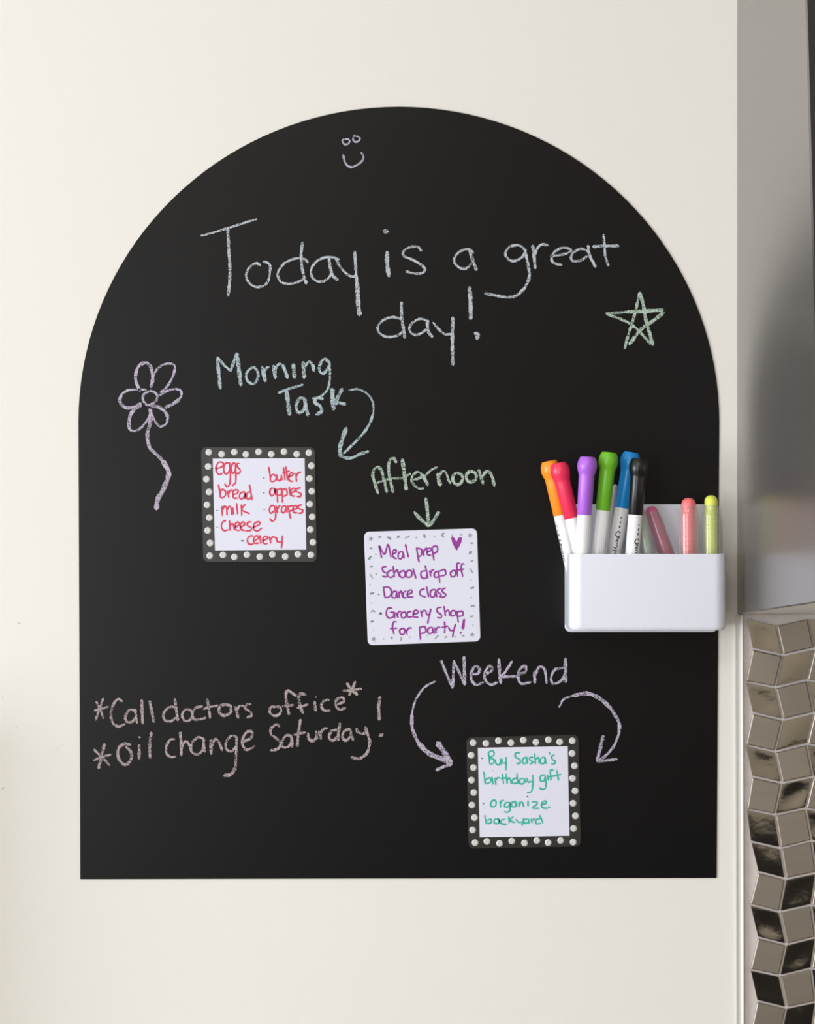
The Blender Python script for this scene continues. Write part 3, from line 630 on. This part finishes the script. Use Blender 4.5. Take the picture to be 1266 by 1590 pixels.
V = [Vector((x, -d+o_, z)) for x in (HX, HX2) for (d, z) in (a, b) for o_ in (0, 0.006)]
F = [(0, 1, 3, 2), (4, 6, 7, 5), (0, 4, 5, 1), (2, 3, 7, 6), (0, 2, 6, 4), (1, 5, 7, 3)]
link('front_panel', to_mesh('front_panel', V, F, origin=ho), M['hood_front'], hood, label='dark glossy front panel')
V = [Vector((x, -d, z+o_)) for x in (HX+0.003, HX2-0.003) for (d, z) in (prof[0], (a[0]-0.006, a[1])) for o_ in (0, 0.004)]
link('underside', to_mesh('underside', V, F, origin=ho), M['hood_under'], hood, label='pale steel underside')
v, f = box(HX, HX2, -dtf, 0, ztop, ztop+0.003); link('top_panel', to_mesh('top_panel', v, f, origin=ho), M['hood'], hood)
# ------------------------------------------------------------------ edge trim between paint and tiles
def slanted(pxa, pxb, shift, d0, d1, y0=954, y1=2300):
    """vertical strip on the wall, drifting right by `shift` pixels between the hood and the photo's bottom"""
    k = shift/636.0
    return plate([wx(pxa+k*(y1-y0), y1), wx(pxb+k*(y1-y0), y1), wx(pxb, y0), wx(pxa, y0)], d0, d1)
v, f = join([slanted(1141, 1149.5, 2, 0, 0.0016), slanted(1141, 1143, 2, 0.0016, 0.0024)])
link('trim_1', to_mesh('trim_1', v, f), M['trim'], kind='structure')
v, f = slanted(1149.5, 1152.8, 1.5, 0, 0.0050)
bevel(link('trim_2', to_mesh('trim_2', v, f), M['trim_bright'], kind='structure'), 0.0004)

# ------------------------------------------------------------------ tiled backsplash
ROWS = [
 [(1158,960),(1204,970),(1253.5,959)], [(1167,1007),(1214.7,1017),(1264,1006)], [(1156,1058),(1202.4,1067),(1252,1055)],
 [(1167,1106),(1214.7,1117.4),(1263,1106)], [(1156,1156),(1202.4,1166.6),(1251.8,1154)], [(1166,1204.5),(1213,1215),(1261.8,1205)],
 [(1157.5,1255.6),(1202.4,1264.3),(1250,1254)], [(1164,1305.5),(1211,1316.4),(1259.5,1304)], [(1175.6,1352.6),(1219,1364),(1266.7,1354)],
 [(1162.5,1403),(1209.6,1415),(1258.7,1404)], [(1175,1454),(1220,1465.5),(1266,1454)], [(1163,1504),(1209.5,1514),(1258.7,1502)],
 [(1174,1552.6),(1220,1563.7),(1266,1554)]]
for k in range(7): ROWS.append([(x, y+100.5) for x, y in ROWS[len(ROWS)-2]])
for r in ROWS:
    step = r[2][0]-r[0][0]
    for c in range(3, 11): r.append((r[c-2][0]+step, r[c-2][1]-0.5))
gloss0 = [1, 0, 1, 0, 1, 0, 1, 1, 0, 1, 0, 1]
while len(gloss0) < len(ROWS)-1: gloss0.append(1-gloss0[-1])
so = W(1160, 2300)
splash = thing('tile_backsplash', 'backsplash of zigzag brushed and polished metal tiles set in grey grout', 'backsplash', so)
GD = 0.0016
v, f = plate([wx(1156.2, 2300), wx(1700, 2300), wx(1700, 953.2), wx(1153.4, 953.2)], 0, GD)
link('grout', to_mesh('grout', v, f, origin=so), M['grout'], splash)
def inset(q, g):
    out = []
    for i in range(4):
        p, a, b = q[i], q[i-1], q[(i+1) % 4]
        u = (a-p).normalized(); v = (b-p).normalized()
        s = abs(u.x*v.y-u.y*v.x); out.append(p+(u+v)*(g/s))
    return out
for ri in range(len(ROWS)-1):
    for ci in range(10):
        q = [Vector(wx(*ROWS[ri][ci])), Vector(wx(*ROWS[ri][ci+1])), Vector(wx(*ROWS[ri+1][ci+1])), Vector(wx(*ROWS[ri+1][ci]))]
        if min(p.x for p in q) > W(1690, 0).x: continue
        g = (gloss0[ri]+ci) % 2
        q0 = inset(q, random.uniform(1.7, 2.0)*S); c = sum(q0, Vector((0, 0)))/4
        h = (0.0026, 0.0021)[g]; tilt = random.uniform(-0.010, 0.010), random.uniform(-0.012, 0.012)
        def pt(u, v, dd, ins):
            a = q0[0].lerp(q0[1], u); b = q0[3].lerp(q0[2], u); p = a.lerp(b, v)
            p = c+(p-c)*(1-ins)
            return Vector((p.x, -(GD+dd+(p.x-c.x)*tilt[0]+(p.y-c.y)*tilt[1]), p.y))
        V = [Vector((p.x, -GD, p.y)) for p in q0]; F = []
        uv = [(0, 0), (1, 0), (1, 1), (0, 1)]
        if not g:
            V += [pt(u, w_, h-0.0006, 0.0) for u, w_ in uv]+[pt(u, w_, h, 0.06) for u, w_ in uv]
            F += [(i, (i+1) % 4, 4+(i+1) % 4, 4+i) for i in range(4)]+[(4+i, 4+(i+1) % 4, 8+(i+1) % 4, 8+i) for i in range(4)]+[(8, 9, 10, 11)]
            me = to_mesh('tile', V, F, origin=so)
            link('tile', me, M['tile_matte'], splash)
        else:
            N = 6; dish = random.uniform(0.00022, 0.0005)*random.choice((1, 1, -0.6))
            V += [pt(u, w_, h-0.00003, 0.0) for u, w_ in uv]
            F += [(i, (i+1) % 4, 4+(i+1) % 4, 4+i) for i in range(4)]
            b0 = len(V)
            for j in range(N+1):
                for i in range(N+1):
                    u, w_ = i/N, j/N; e = (1-(2*u-1)**2)*(1-(2*w_-1)**2)
                    V.append(pt(u, w_, h-dish*e, 0.07))
            for j in range(N):
                for i in range(N): q_ = b0+j*(N+1)+i; F.append((q_, q_+1, q_+N+2, q_+N+1))
            rim = [[b0+i for i in range(N+1)], [b0+N+j*(N+1) for j in range(N+1)], [b0+N*(N+1)+N-i for i in range(N+1)], [b0+(N-j)*(N+1) for j in range(N+1)]]
            for s_ in range(4): F.append((4+s_, 4+(s_+1) % 4, *rim[s_][::-1]))
            me = to_mesh('tile', V, F, origin=so, smooth=True, sharp=14)
            me.materials.append(M['tile_gloss']); me.materials.append(M['tile_matte'])
            for p_ in list(me.polygons)[:4]: p_.material_index = 1
            link('tile', me, None, splash)
